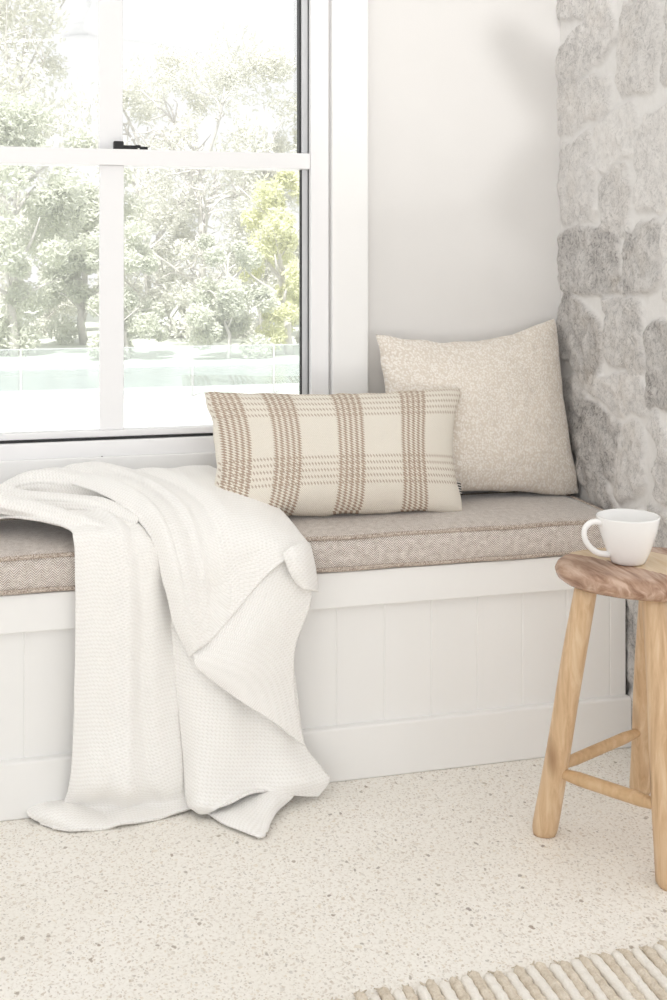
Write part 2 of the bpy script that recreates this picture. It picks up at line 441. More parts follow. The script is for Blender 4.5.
def catmull(p, n):
    """p: (k, d) control points -> n samples through them"""
    p = np.asarray(p, float); k = len(p)
    t = np.linspace(0, k - 1, n); i = np.minimum(t.astype(int), k - 2); f = (t - i)[:, None]
    g = lambda j: p[np.clip(j, 0, k - 1)]
    p0, p1, p2, p3 = g(i - 1), g(i), g(i + 1), g(i + 2)
    p0 = np.where((i == 0)[:, None], 2 * p1 - p2, p0); p3 = np.where((i == k - 2)[:, None], 2 * p2 - p1, p3)
    return 0.5 * (2 * p1 + (p2 - p0) * f + (2 * p0 - 5 * p1 + 4 * p2 - p3) * f ** 2 + (3 * p1 - 3 * p2 + p3 - p0) * f ** 3)


def surf(grid, nu, nv):
    """grid rows x cols of 3-D points -> dense array (nv, nu, 3)"""
    rows = np.array([[list(q) for q in r] for r in grid])
    a = np.array([catmull(r, nu) for r in rows])                     # rows x nu x 3
    out = np.array([catmull(a[:, j], nv) for j in range(nu)])        # nu x nv x 3
    return out.transpose(1, 0, 2)


def vnoise(p, s, seed=0.0):
    return mnoise.noise(Vector((p[0] * s + seed, p[1] * s + seed * 1.3, p[2] * s - seed)))


# ------------------------------------------------------------------ room shell
bm = bmesh.new(); box(bm, -3.2, 3.0, -3.0, YB + 0.12, -0.12, 0.0)
struct(obj('floor', bm, M['floor'], None, False), 'cream terrazzo floor with small beige and grey chips', 'floor')
bm = bmesh.new(); box(bm, -3.2, 3.0, -2.1, YB + 0.5, CEIL, CEIL + 0.12)
struct(obj('ceiling', bm, M['ceil'], None, False), 'plain white ceiling above the window seat', 'ceiling')
WX0, WX1, WZ0, WZ1 = -0.285, 0.5985, 0.556, 2.13
bm = bmesh.new()
YO = YB + 0.10
box(bm, -3.2, WX0, YB, YO, 0, CEIL); box(bm, WX1, 1.30, YB, YO, 0, CEIL)
box(bm, WX0, WX1, YB, YO, 0, WZ0); box(bm, WX0, WX1, YB, YO, WZ1, CEIL)
struct(obj('wall_back', bm, M['wall'], None, False), 'smooth off-white painted wall around the window', 'wall')

# stone wall: rounded stones pressed out of whitewashed mortar, face at x = XS
YE = 1.848
YWALL0, YWALL1 = YE, YB + 0.05


def stone_px(x0, x1, y0, y1, tone, rot=0.0, p=4.0):
    a = None
    def onwall(px, py):
        d = ray(px, py); q = CAM + d * (XS / d.x); return q.y, q.z
    ya, za = onwall(x0, (y0 + y1) / 2); yb, zb = onwall(x1, (y0 + y1) / 2); xm = (x0 + x1) / 2
    yc, z0 = onwall(xm, y0); _, z1 = onwall(xm, y1)
    return [(ya + yb) / 2, (z0 + z1) / 2, abs(ya - yb) / 2, abs(z0 - z1) / 2, tone, rot, p]


ST = [stone_px(*s) for s in (
    (549, 592, -40, 17, .85, -.15), (551, 612, 22, 76, .6, .30), (616, 656, 2, 94, .75, .0), (660, 690, -20, 86, .85, .0),
    (553, 606, 84, 126, .5, .1), (556, 592, 138, 222, .6, .0), (594, 634, 110, 165, .15, .2), (597, 627, 170, 236, .7, .0),
    (634, 676, 108, 210, .42, .0), (555, 617, 226, 294, .95, .02), (621, 657, 224, 294, .85, .0), (660, 690, 216, 302, .3, .0),
    (555, 599, 303, 371, 1.0, -.35), (602, 641, 299, 369, .72, .1), (643, 690, 322, 412, 1.0, .0),
    (557, 584, 376, 400, .7, .3), (560, 616, 402, 468, 1.0, -.15), (612, 641, 424, 498, .45, .1), (644, 667, 420, 446, .4, -.5),
    (573, 618, 474, 512, .95, -.55), (654, 690, 452, 506, .6, .0), (600, 640, 512, 575, .7, .1), (644, 684, 515, 580, .8, .0),
    (612, 648, 585, 640, .85, .25), (618, 660, 645, 690, .9, .0), (622, 668, 696, 760, .7, .1), (590, 618, 580, 640, .8, .0),
    (603, 642, 374, 417, .4, .2), (584, 606, 372, 398, .5, -.2), (628, 676, 0 - 130, -8, .8, .0), (553, 620, -130, -46, .7, .1), (550, 610, -220, -140, .8, .0), (616, 676, -220, -136, .6, .1))]
rng = random.Random(3)
for zi in range(9):
    z = 1.72 + zi * 0.155
    for yi in range(4):
        ST.append([1.90 + yi * 0.14 + (zi % 2) * 0.06, z + rng.uniform(-.02, .02), .064, .072, rng.uniform(.4, 1), rng.uniform(-.3, .3), 4])
hy, hz = 0.0042, 0.0042
ny = int((YWALL1 - YWALL0) / hy) + 1; nz_ = int(CEIL / hz) + 1
gy = np.linspace(YWALL0, YWALL1, ny); gz = np.linspace(0, CEIL, nz_)
GY, GZ = np.meshgrid(gy, gz)


def fbm_grid(A, B, s, seed, octv=3):
    out = np.zeros(A.size); amp = 1.0; a = A.ravel(); bb = B.ravel()
    for o in range(octv):
        f = s * 2 ** o
        out += amp * np.array([mnoise.noise(Vector((x * f + seed, y * f - seed, seed * .37))) for x, y in zip(a, bb)])
        amp *= .5
    return out.reshape(A.shape)


w1 = fbm_grid(GY, GZ, 13, 3.1, 3); w2 = fbm_grid(GY, GZ, 13, 8.7, 3); rough = fbm_grid(GY, GZ, 30, 5.5, 4)
WY = GY + 0.012 * w1; WZ = GZ + 0.014 * w2
best = np.full(GY.shape, 9.0); tone = np.zeros(GY.shape)
for (cy, cz, ry, rz, tn, rot, p) in ST:
    dy = (WY - cy); dz = (WZ - cz)
    a = (dy * math.cos(rot) - dz * math.sin(rot)) / ry; c = (dy * math.sin(rot) + dz * math.cos(rot)) / rz
    p = 7.0; a = a + .12 * c * math.sin(cy * 91 + cz * 57); c = c + .12 * a * math.sin(cy * 37 + cz * 83)
    nrm = (np.abs(a) ** p + np.abs(c) ** p) ** (1 / p)
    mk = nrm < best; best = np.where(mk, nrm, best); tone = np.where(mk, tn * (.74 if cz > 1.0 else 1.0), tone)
mask = np.clip((1.09 + .05 * rough - best) / 0.14, 0, 1); mask = mask * mask * (3 - 2 * mask)
tilt = fbm_grid(GY, GZ, 7, 1.9, 1)
hgt = 0.0085 * mask + (0.0010 + 0.0040 * mask) * rough + 0.006 * mask * tilt
hgt = np.clip(hgt, -0.008, 0.028)
XX = XS + 0.010 - hgt + 0.007 * np.clip((0.42 - GZ) / 0.06, 0, 1)
verts = np.stack([XX.ravel(), GY.ravel(), GZ.ravel()], 1)
idx = np.arange(ny * nz_).reshape(nz_, ny)
q = np.stack([idx[:-1, :-1], idx[1:, :-1], idx[1:, 1:], idx[:-1, 1:]], -1).reshape(-1, 4)
vl = verts.tolist(); fl = q.tolist()
base = len(vl)                     # body of the pier behind the rough face
XB = 1.75
bp = [(XB, YWALL0, 0), (XB, YWALL1, 0), (XB, YWALL1, CEIL), (XB, YWALL0, CEIL)]
vl += bp
fl.append(list(idx[:, 0]) + [base + 3, base + 0])
fl.append(list(idx[::-1, -1]) + [base + 1, base + 2])
fl.append([base, base + 3, base + 2, base + 1])
fl = [[int(i) for i in f] for f in fl]
me = bpy.data.meshes.new('wall_right'); me.from_pydata(vl, [], fl); me.update()
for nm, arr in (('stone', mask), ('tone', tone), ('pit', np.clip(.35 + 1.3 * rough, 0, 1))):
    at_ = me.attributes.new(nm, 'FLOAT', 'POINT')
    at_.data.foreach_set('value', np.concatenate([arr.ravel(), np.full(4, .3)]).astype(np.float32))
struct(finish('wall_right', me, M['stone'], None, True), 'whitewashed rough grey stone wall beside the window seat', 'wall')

# ------------------------------------------------------------------ window
win = bpy.data.objects.new('window_1', None); COL.objects.link(win); win.location = (0.157, YB, WZ0)
struct(win, 'tall white framed sash window above the window seat', 'window')
FY0, FY1 = YB - 0.010, YB + 0.075
x_l, x_r = WX0, WX1
boxobj('frame', [(0.562, x_r + .001, FY0, FY1, WZ0, WZ1), (x_l, x_l + .037, FY0, FY1, WZ0, WZ1),
                 (x_l, x_r, FY0, FY1, WZ0 - .0, 0.588), (x_l, x_r, FY0, FY1, WZ1 - .035, WZ1)], M['alu'], win, 0.0015)
boxobj('side_track', [(0.5475, 0.5610, YB + .012, YB + .024, .589, WZ1 - .036), (x_l + .0375, x_l + .0515, YB + .012, YB + .024, .589, WZ1 - .036)], M['track'], win, 0.001)
boxobj('rubber_seal', [(0.5440, 0.5474, YB + .012, YB + .022, .606, 1.133), (0.5440, 0.5474, YB + .020, YB + .044, 1.167, WZ1 - .036),
                       (0.5600, 0.5612, YB + .0095, YB + .013, .606, WZ1 - .036),
                       (x_l + .0516, x_l + .0564, YB + .010, YB + .022, .606, WZ1 - .036),
                       (x_l + .0538, 0.545, YB - .004, YB + .03, .5890, .5925)], M['black'], win, 0.0)
SX0, SX1 = x_l + .0570, 0.5439
boxobj('lower_sash', [(SX0, SX1 + .005, YB + .002, YB + .03, .5930, .606), (SX0, 0.5615, YB - .004, YB + .030, 1.134, 1.166)], M['alu'], win, 0.001)
boxobj('upper_sash', [(SX0, SX1, YB + .034, YB + .06, 1.134, 1.160), (SX0, SX1, YB + .034, YB + .06, WZ1 - .06, WZ1 - .036)], M['alu'], win, 0.001)
boxobj('glazing_bar', (0.133, 0.181, YB + .008, YB + .026, .606, 1.134), M['alu'], win, 0.0015)
boxobj('glazing_bar', (0.133, 0.181, YB + .038, YB + .056, 1.160, WZ1 - .06), M['alu'], win, 0.0015)
boxobj('glass', (SX0, SX1, YB + .015, YB + .019, .606, 1.134), M['glass'], win, 0.0)
boxobj('glass', (SX0, SX1, YB + .045, YB + .049, 1.160, WZ1 - .06), M['glass'], win, 0.0)
# black catch on the meeting rail
bm = bmesh.new()
box(bm, .160, .180, YB - .002, YB + .020, 1.166, 1.182, .002)
box(bm, .176, .208, YB + .002, YB + .012, 1.1675, 1.1745, .0015)
box(bm, .203, .214, YB + .002, YB + .012, 1.170, 1.1755, .0015)
box(bm, .212, .228, YB + .000, YB + .014, 1.1665, 1.1725, .0015)
o = obj('sash_lock', bm, M['black'], win, False); o['label'] = 'small black sash lock on the meeting rail'
AX0, AX1 = WX1 + .0005, 0.683
boxobj('architrave', [(AX0 + .006, AX1, YB - .020, YB + .01, 0.455, WZ1 + .085), (x_l - .085, x_l - .0065, YB - .020, YB + .01, .455, WZ1 + .085),
                      (x_l - .0065, AX0 + .006, YB - .020, YB + .01, WZ1 + .006, WZ1 + .085)], M['trim'], win, 0.003)
boxobj('window_sill', [(x_l - .0065, AX0 + .006, YB - .015, YB + .01, .505, .5562), (x_l - .0065, AX0 + .006, YB - .010, YB + .01, .456, .505)], M['trim'], win, 0.003)
bm = bmesh.new(); q = atY(102, 457, YB - .010)
bmesh.ops.create_uvsphere(bm, u_segments=10, v_segments=6, radius=.0021, matrix=Matrix.Translation(q))
obj('screw_cap', bm, M['black'], win)

# ------------------------------------------------------------------ built-in bench
bx0, bx1 = -1.45, 1.122
bench = empty('window_seat', ((bx0 + bx1) / 2, YF + .15, 0), 'white built-in bench with grooved board front under the window', 'bench')
boxobj('top_rail', (bx0, bx1 - .004, YF, YF + .03, 0.3155, ZBENCH), M['bench'], bench, 0.002)
boxobj('seat_board', (bx0, bx1, YF + .03, YB - .001, ZBENCH - .022, ZBENCH - .001), M['bench'], bench, 0.001)
# grooved boards: profile along x with small V grooves
bm = bmesh.new()
pitch = 0.0916; g0 = -0.0105
prof = [(bx0, 0.0)]
k = math.ceil((bx0 + .01 - g0) / pitch)
while g0 + k * pitch < bx1 - .004:
    x = g0 + k * pitch
    prof += [(x - .0018, 0.0), (x, 0.0013), (x + .0018, 0.0)]; k += 1
prof.append((bx1, 0.0))
yp = YF + .016
ra = [bm.verts.new((x, yp + d, .09)) for x, d in prof]; rb = [bm.verts.new((x, yp + d, .32)) for x, d in prof]
rc = [bm.verts.new((x, yp + .012, .09)) for x, d in prof]; rd = [bm.verts.new((x, yp + .012, .32)) for x, d in prof]
for A, B in ((ra, rb), (rb, rd), (rd, rc), (rc, ra)):
    for i in range(len(prof) - 1): bm.faces.new((A[i], A[i + 1], B[i + 1], B[i]))
obj('front_panel', bm, M['bench'], bench, False)
boxobj('kickboard', (bx0, bx1 + .006, YF, YF + .03, 0.0, 0.0975), M['bench'], bench, 0.004, 3)

# ------------------------------------------------------------------ bench cushion
cx0, cx1 = -1.40, 1.104
cy0, cy1 = YF - .002, YB - .030
cush = empty('bench_cushion', ((cx0 + cx1) / 2, (cy0 + cy1) / 2, ZBENCH), 'long brown tweed bench cushion with piped edges on the window seat', 'cushion')
bm = bmesh.new()
nx, nyy, nzz = 120, 16, 7
Hc = ZC - .008 - ZBENCH
def cpt(a, bb, c):
    """rounded box point, a,bb,c in -1..1 on the surface of the cube"""
    hx, hy_, hz_ = (cx1 - cx0) / 2, (cy1 - cy0) / 2, Hc / 2; r = .007
    p = Vector((a * hx, bb * hy_, c * hz_))
    inn = Vector((max(-hx + r, min(hx - r, p.x)), max(-hy_ + r, min(hy_ - r, p.y)), max(-hz_ + r, min(hz_ - r, p.z))))
    d = p - inn
    if d.length > 1e-6: p = inn + d.normalized() * r
    if c > 0:
        p.z += .010 * max(0, (1 - a ** 8)) * max(0, (1 - bb ** 2)) * c
        p.z += .0022 * vnoise((p.x, p.y, 0), 5, 2)
    bul = .004 * (1 - c * c)
    if bb < -.9: p.y -= bul * (1 + .6 * vnoise((p.x, 0, 0), 4, 5))
    return Vector(((cx0 + cx1) / 2, (cy0 + cy1) / 2, ZBENCH + .002 + hz_)) + p
def face_grid(n1, n2, fn, uvfn):
    uvl = bm.loops.layers.uv.verify()
    vv = [[bm.verts.new(fn(-1 + 2 * i / n1, -1 + 2 * j / n2)) for i in range(n1 + 1)] for j in range(n2 + 1)]
    for j in range(n2):
        for i in range(n1):
            f = bm.faces.new((vv[j][i], vv[j][i + 1], vv[j + 1][i + 1], vv[j + 1][i]))
            for lp in f.loops: lp[uvl].uv = uvfn(lp.vert.co)
ux = lambda p: (p.x, p.y); uf = lambda p: (p.x, p.z - .3); us = lambda p: (p.y, p.z)
face_grid(nx, nyy, lambda s, t: cpt(s, t, 1), ux); face_grid(nx, nyy, lambda s, t: cpt(s, t, -1), ux)
face_grid(nx, nzz, lambda s, t: cpt(s, -1, t), uf); face_grid(nx, nzz, lambda s, t: cpt(s, 1, t), uf)
face_grid(nyy, nzz, lambda s, t: cpt(-1, s, t), us); face_grid(nyy, nzz, lambda s, t: cpt(1, s, t), us)
bmesh.ops.remove_doubles(bm, verts=bm.verts, dist=.0002)
obj('cover', bm, M['tweed'], cush)
for zz in (ZC - .0095, ZBENCH + .0065):
    bm = bmesh.new(); pts = []
    e = .0010
    for i in range(61): pts.append((cx0 + (cx1 - cx0) * i / 60, cy0 - e + .0015 * math.sin(i * .9), zz + .0008 * math.sin(i * 1.7)))
    for i in range(1, 9): pts.append((cx1 + e, cy0 + (cy1 - cy0) * i / 8, zz))
    for i in range(1, 31): pts.append((cx1 - (cx1 - cx0) * i / 30, cy1 + e, zz))
    for i in range(1, 8): pts.append((cx0 - e, cy1 - (cy1 - cy0) * i / 8, zz))
    tube(bm, pts, .0042, 8, closed=True)
    obj('piping', bm, M['piping'], cush)

# ------------------------------------------------------------------ pillows
def pillow(name, Wd, Ht, T, mat, root, pinch=.05, pinchx=None, lump=.006, pw=2.2, n=(64, 44), seed=1.0, sag=0.0, corners=None, fuzz=0.0):
    bm = bmesh.new(); uvl = bm.loops.layers.uv.verify()
    nu, nv = n
    if corners is None:
        corners = (Vector((-Wd / 2, Ht / 2, 0)), Vector((Wd / 2, Ht / 2, 0)), Vector((Wd / 2, -Ht / 2, 0)), Vector((-Wd / 2, -Ht / 2, 0)))
    ctl, ctr, cbr, cbl = corners
    nrm_ = (ctr - cbl).cross(ctl - cbr).normalized()
    LW, LH = (ctr - ctl).length, (ctl - cbl).length
    def pt(a, bb, side):
        sx = a * (1 - (pinchx or pinch) * (1 - bb * bb)); sy = bb * (1 - pinch * 1.5 * (1 - a * a) - (sag * (1 - a * a) if bb > 0 else 0))
        cr_ = 1 - .032 * abs(a) ** 8 * abs(bb) ** 8; sx *= cr_; sy *= cr_
        fu, fv = .5 + sx / 2, .5 + sy / 2
        p = cbl.lerp(cbr, fu).lerp(ctl.lerp(ctr, fu), fv)
        x, y = a * LW / 2, bb * LH / 2
        t = max(0., (1 - abs(a) ** pw)) ** .55 * max(0., (1 - abs(bb) ** pw)) ** .55
        z = T / 2 * t * side
        ed = min(1, t * 3)
        z += lump * ed * (vnoise((x, y, side), 9, seed) + .5 * vnoise((x, y, side), 22, seed + 4)) + (1 - ed) * .007 * vnoise((x, y, 0), 12, seed)
        if fuzz: z += side * ed * fuzz * (vnoise((x, y, 0), 110, seed) + vnoise((x, y, 0), 60, seed)); 
        ew = .005 * (1 - ed)
        p = p + nrm_ * z + (ctr - ctl).normalized() * ew * vnoise((x, y, 1), 26, seed) + (ctl - cbl).normalized() * ew * vnoise((x, y, 2), 26, seed)
        return p
    for side in (1, -1):
        vv = []
        for j in range(nv + 1):
            bb = math.sin((-1 + 2 * j / nv) * math.pi / 2) * .35 + (-1 + 2 * j / nv) * .65
            row = []
            for i in range(nu + 1):
                a = math.sin((-1 + 2 * i / nu) * math.pi / 2) * .35 + (-1 + 2 * i / nu) * .65
                row.append((bm.verts.new(pt(a, bb, side)), (.5 + a / 2, .5 + bb / 2)))
            vv.append(row)
        for j in range(nv):
            for i in range(nu):
                c = (vv[j][i], vv[j][i + 1], vv[j + 1][i + 1], vv[j + 1][i])
                f = bm.faces.new([q[0] for q in c])
                for lp, q in zip(f.loops, c): lp[uvl].uv = q[1]
    bmesh.ops.remove_doubles(bm, verts=bm.verts, dist=.0008)
    bmesh.ops.recalc_face_normals(bm, faces=bm.faces)
    me = bpy.data.meshes.new(name); bm.to_mesh(me); bm.free()
    me.materials.append(mat)
    for p in me.polygons: p.use_smooth = True
    o = bpy.data.objects.new(name, me); COL.objects.link(o); o.parent = root
    return o


# square nubby pillow in the corner
def corner_pillow(name, root, c, T, mat, **kw):
    """c: world corners TL, TR, BR, BL"""
    o_ = wloc(root); tl, tr_, br, bl = [Vector(q) - o_ for q in c]
    o = pillow(name, 2, 2, T, mat, root, corners=(tl, tr_, br, bl), **kw); return o


sq = empty('square_pillow', (0.92, 2.255, ZC), 'cream nubby textured square pillow leaning in the corner by the stone wall', 'pillow')
corner_pillow('cover', sq, (atY(374, 332, 2.300), atY(557, 314, 2.318), atY(581, 498, 2.235), atY(392, 500, 2.215)), .135, M['boucle'],
                  pinch=.058, lump=.005, pw=2.4, n=(70, 70), seed=3.3, sag=.13, fuzz=.0022)
lum = empty('lumbar_pillow', (0.60, 2.17, ZC), 'plaid brown and cream lumbar pillow lying in front of the square pillow', 'pillow')
corner_pillow('cover', lum, (atY(200, 390, 2.190), atY(463, 386, 2.200), atY(466, 514, 2.125), atY(206, 523, 2.125)), .140, M['plaid'],
                   pinch=.045, pinchx=.095, lump=.004, pw=2.6, n=(110, 60), seed=9.1, sag=.03)
bm = bmesh.new(); uvl = bm.loops.layers.uv.verify()
tg0 = atY(457, 494, 2.145) - wloc(lum); ux_ = Vector((.0105, 0, -.001)); uz_ = Vector((-.0015, .004, .0245)); uy_ = Vector((0, .0012, 0))
vs = [bm.verts.new(tg0 + ux_ * i + uz_ * j + uy_ * k) for k in (0, 1) for i, j in ((0, 0), (1, -.05), (1, .95), (0, 1))]
for fi in ((0, 1, 2, 3), (7, 6, 5, 4), (0, 4, 5, 1), (1, 5, 6, 2), (2, 6, 7, 3), (3, 7, 4, 0)):
    f = bm.faces.new([vs[i] for i in fi])
    for lp in f.loops:
        d_ = lp.vert.co - tg0; lp[uvl].uv = (d_.x / .0105, d_.z / .0245)
me = bpy.data.meshes.new('side_tag'); bm.to_mesh(me); bm.free(); me.materials.append(M['tag'])
tg = bpy.data.objects.new('side_tag', me); COL.objects.link(tg); tg.parent = lum; tg['label'] = 'small black and white striped tag on the pillow seam'

# ------------------------------------------------------------------ throw blanket
def Y(*a): return [atY(px, py, yy) for px, py, yy in a]
def G(*a): return [atZ(px, py, zz) for px, py, zz in a]

bm = bmesh.new(); uvl = bm.loops.layers.uv.verify()
def sheet(grid, nu, nv, thick=.005, rough_=.0025, uvrot=0.0, seed=0.0, off=(0, 0, 0), folds=()):
    S = surf(grid, nu, nv)
    # natural unevenness
    du = np.gradient(S, axis=1); dv = np.gradient(S, axis=0); nrm = np.cross(du, dv)
    ln = np.linalg.norm(nrm, axis=2, keepdims=True); nrm = nrm / np.maximum(ln, 1e-9)
    amp = np.array([[vnoise(S[j, i], 9, seed) + .5 * vnoise(S[j, i], 24, seed + 3) for i in range(nu)] for j in range(nv)])
    for path, am, wd_ in folds:        # path: u at evenly spaced v, am: heights at the same v
        vv_ = np.linspace(0, len(path) - 1, nv); uc = np.interp(vv_, range(len(path)), path); aa = np.interp(vv_, range(len(am)), am)
        uu = np.linspace(0, 1, nu)[None, :]
        amp = amp + (aa[:, None] * np.exp(-((uu - uc[:, None]) / wd_) ** 2)) / rough_
    S = S + nrm * (amp * rough_)[..., None] + np.array(off)
    # uv by arc length
    cu = np.concatenate([np.zeros((nv, 1)), np.cumsum(np.linalg.norm(np.diff(S, axis=1), axis=2), 1)], 1)
    cv = np.concatenate([np.zeros((1, nu)), np.cumsum(np.linalg.norm(np.diff(S, axis=0), axis=2), 0)], 0)
    c, s = math.cos(uvrot), math.sin(uvrot)
    sides = []
    for sgn in (1, -1):
        P_ = S + nrm * (sgn * thick / 2)
        sides.append([[bm.verts.new(P_[j, i]) for i in range(nu)] for j in range(nv)])
    def uvof(j, i): return (cu[j, i] * c - cv[j, i] * s, cu[j, i] * s + cv[j, i] * c)
    def quad(vs_, ij):
        f = bm.faces.new(vs_)
        for lp, (j, i) in zip(f.loops, ij): lp[uvl].uv = uvof(j, i)
    for j in range(nv - 1):
        for i in range(nu - 1):
            ij = ((j, i), (j, i + 1), (j + 1, i + 1), (j + 1, i))
            quad([sides[0][a][b_] for a, b_ in ij], ij); quad([sides[1][a][b_] for a, b_ in ij[::-1]], ij[::-1])
    ring = [(0, i) for i in range(nu)] + [(j, nu - 1) for j in range(1, nv)] + [(nv - 1, i) for i in range(nu - 2, -1, -1)] + [(j, 0) for j in range(nv - 2, 0, -1)]
    for k_ in range(len(ring)):
        p, q_ = ring[k_], ring[(k_ + 1) % len(ring)]
        quad([sides[0][p[0]][p[1]], sides[1][p[0]][p[1]], sides[1][q_[0]][q_[1]], sides[0][q_[0]][q_[1]]], (p, p, q_, q_))

# left fall: over the cushion edge and down to the floor
sheet([
    Y((-60, 516, 2.30), (-20, 508, 2.30), (20, 502, 2.30), (60, 500, 2.30), (100, 499, 2.30)),
    Y((-45, 519, 2.25), (-5, 503, 2.25), (30, 496, 2.25), (75, 494, 2.24), (118, 492, 2.23)),
    Y((-30, 527, 2.18), (14, 507, 2.18), (52, 502, 2.18), (98, 499, 2.17), (132, 503, 2.15)),
    Y((10, 516, 2.11), (45, 514, 2.11), (80, 510, 2.11), (114, 508, 2.09), (144, 517, 2.08)),
    Y((64, 527, 2.05), (86, 523, 2.05), (107, 521, 2.045), (130, 523, 2.035), (153, 536, 2.03)),
    Y((74, 541, 2.015), (93, 535, 2.004), (114, 535, 1.998), (138, 542, 1.996), (160, 558, 2.004)),
    Y((76, 580, 2.008), (96, 572, 1.990), (120, 575, 1.984), (146, 585, 1.988), (168, 602, 2.008)),
    Y((76, 650, 2.008), (96, 650, 1.986), (122, 650, 1.980), (150, 652, 1.986), (177, 655, 2.010)),
    Y((74, 725, 2.006), (95, 725, 1.978), (122, 727, 1.974), (152, 726, 1.982), (182, 724, 2.008)),
    Y((70, 780, 2.000), (94, 785, 1.962), (124, 787, 1.958), (156, 786, 1.970), (189, 780, 2.000)),
    G((62, 806, .020), (86, 806, .018), (122, 806, .016), (158, 803, .016), (191, 798, .02)),
    G((52, 828, .006), (80, 829, .006), (122, 825, .006), (158, 817, .007), (193, 808, .008)),
], 72, 150, seed=1.0, rough_=.0028, uvrot=.45,
   folds=[([.30, .32, .36, .42, .45, .40, .36], [.006, .006, .004, .004, .005, .006, .004], .09),
          ([.80, .78, .74, .72, .68, .70, .76], [.008, .010, .006, .006, .007, .008, .004], .07),
          ([.58, .58, .60, .58, .56, .52, .50], [-.004, -.005, -.005, -.004, -.005, -.006, -.002], .06)])
# left hem turned over on the floor
sheet([
    G((104, 802, .002), (66, 800, .020), (46, 801, .020), (31, 803, .012)),
    G((104, 808, .003), (66, 808, .026), (44, 808, .026), (27, 809, .014)),
    G((106, 816, .003), (70, 818, .020), (46, 817, .020), (29, 815, .010)),
    G((112, 822, .003), (80, 828, .008), (58, 827, .007), (38, 821, .005)),
    G((114, 824, .002), (84, 830, .003), (61, 830, .003), (40, 824, .003)),
], 28, 30, rough_=.001, seed=2.0)


def roll(path, radii, n=110, m=26, seed=0.0, flat=.8, turn=0.0):
    """soft bunched fold: a cloth sheet wrapped round a path lying on the cushion"""
    P_ = catmull([tuple(q) for q in path], n); R_ = catmull([[r] for r in radii], n)[:, 0]
    grid = []
    for i in range(n):
        t = Vector(P_[min(i + 1, n - 1)] - P_[max(i - 1, 0)]); t.z *= .3; t.normalize()
        a_ = t.cross(Vector((0, 0, 1))).normalized(); row = []
        for j in range(m):
            an = math.radians(-55 + 290 * j / (m - 1)) + turn * i / n
            rr = R_[i] * (1 + .16 * vnoise((P_[i][0], P_[i][1], an), 7, seed) + .07 * math.sin(an * 3 + i * .09 + seed))
            row.append(Vector(P_[i]) + a_ * math.cos(an) * rr + Vector((0, 0, math.sin(an) * rr * flat)))
        grid.append(row)
    sheet(grid, 44, 90, thick=.004, rough_=.0022, seed=seed)


roll(Y((-62, 532, 2.14), (-20, 505, 2.13), (20, 508, 2.115), (48, 514, 2.095), (82, 522, 2.055), (112, 530, 2.03)), [.004, .019, .019, .017, .015, .010], seed=3.0)
roll(Y((-60, 526, 2.19), (-14, 498, 2.185), (28, 502, 2.17), (66, 504, 2.14), (104, 508, 2.10), (140, 524, 2.045)), [.004, .022, .021, .019, .017, .010], seed=5.0)
roll(Y((-40, 512, 2.25), (22, 485, 2.24), (66, 484, 2.23), (104, 490, 2.19), (140, 498, 2.13), (166, 522, 2.05)), [.005, .023, .026, .023, .020, .012], seed=7.0)
# upper right layer with long folds sweeping over the cushion edge
sheet([
    Y((24, 500, 2.312), (66, 499, 2.312), (108, 497, 2.312), (150, 497, 2.312), (185, 498, 2.312), (214, 499, 2.308)),
    Y((18, 476, 2.290), (56, 467, 2.290), (96, 464, 2.288), (140, 469, 2.285), (172, 467, 2.285), (206, 467, 2.285)),
    Y((62, 482, 2.215), (100, 474, 2.20), (135, 479, 2.21), (168, 475, 2.20), (205, 474, 2.20), (243, 487, 2.19)),
    Y((112, 500, 2.11), (136, 488, 2.10), (164, 496, 2.11), (194, 490, 2.11), (235, 492, 2.11), (276, 506, 2.11)),
    Y((150, 535, 2.02), (163, 516, 2.01), (188, 522, 2.032), (216, 514, 2.03), (258, 517, 2.03), (299, 534, 2.035)),
    Y((164, 585, 1.985), (178, 560, 1.965), (201, 562, 1.990), (228, 548, 1.985), (266, 538, 1.985), (308, 546, 2.000)),
    Y((175, 625, 1.980), (187, 604, 1.957), (206, 600, 1.984), (232, 578, 1.980), (264, 554, 1.975), (303, 549, 1.975)),
    Y((190, 657, 1.978), (198, 650, 1.962), (214, 637, 1.970), (238, 609, 1.969), (264, 578, 1.967), (290, 555, 1.960)),
], 110, 120, seed=4.0, uvrot=.15, rough_=.0028,
   folds=[([.18, .22, .24, .22, .20], [.004, .010, .010, .008, .002], .045),
          ([.36, .40, .42, .40, .36], [.004, -.007, -.010, -.008, -.002], .05),
          ([.52, .56, .58, .56, .50], [.004, .009, .008, .006, .002], .05),
          ([.80, .76, .74, .74, .72], [.005, .006, .005, .004, .002], .08)])
# lower right layer down to the floor
sheet([
    Y((160, 575, 2.012), (190, 575, 2.006), (220, 575, 2.004), (250, 575, 2.004), (275, 575, 2.006), (296, 575, 2.012)),
    Y((172, 640, 2.008), (195, 640, 1.990), (222, 640, 1.988), (250, 640, 1.996), (275, 640, 1.996), (292, 640, 2.010)),
    Y((178, 700, 2.005), (198, 700, 1.978), (224, 700, 1.974), (250, 700, 1.986), (276, 700, 1.984), (298, 700, 2.006)),
    Y((183, 750, 2.000), (201, 750, 1.966), (228, 750, 1.962), (256, 748, 1.974), (283, 746, 1.976), (305, 744, 2.000)),
    Y((186, 790, 1.985), (200, 790, 1.950), (226, 782, 1.952), (256, 774, 1.964), (290, 770, 1.962), (322, 768, 1.985)),
    Y((189, 805, 1.975), (200, 806, 1.938), (226, 800, 1.944), (256, 788, 1.962), (294, 784, 1.950), (330, 780, 1.972)),
    G((192, 808, .014), (204, 813, .012), (228, 804, .030), (258, 791, .036), (294, 795, .020), (318, 796, .008)),
], 72, 90, seed=5.0, uvrot=-.10)
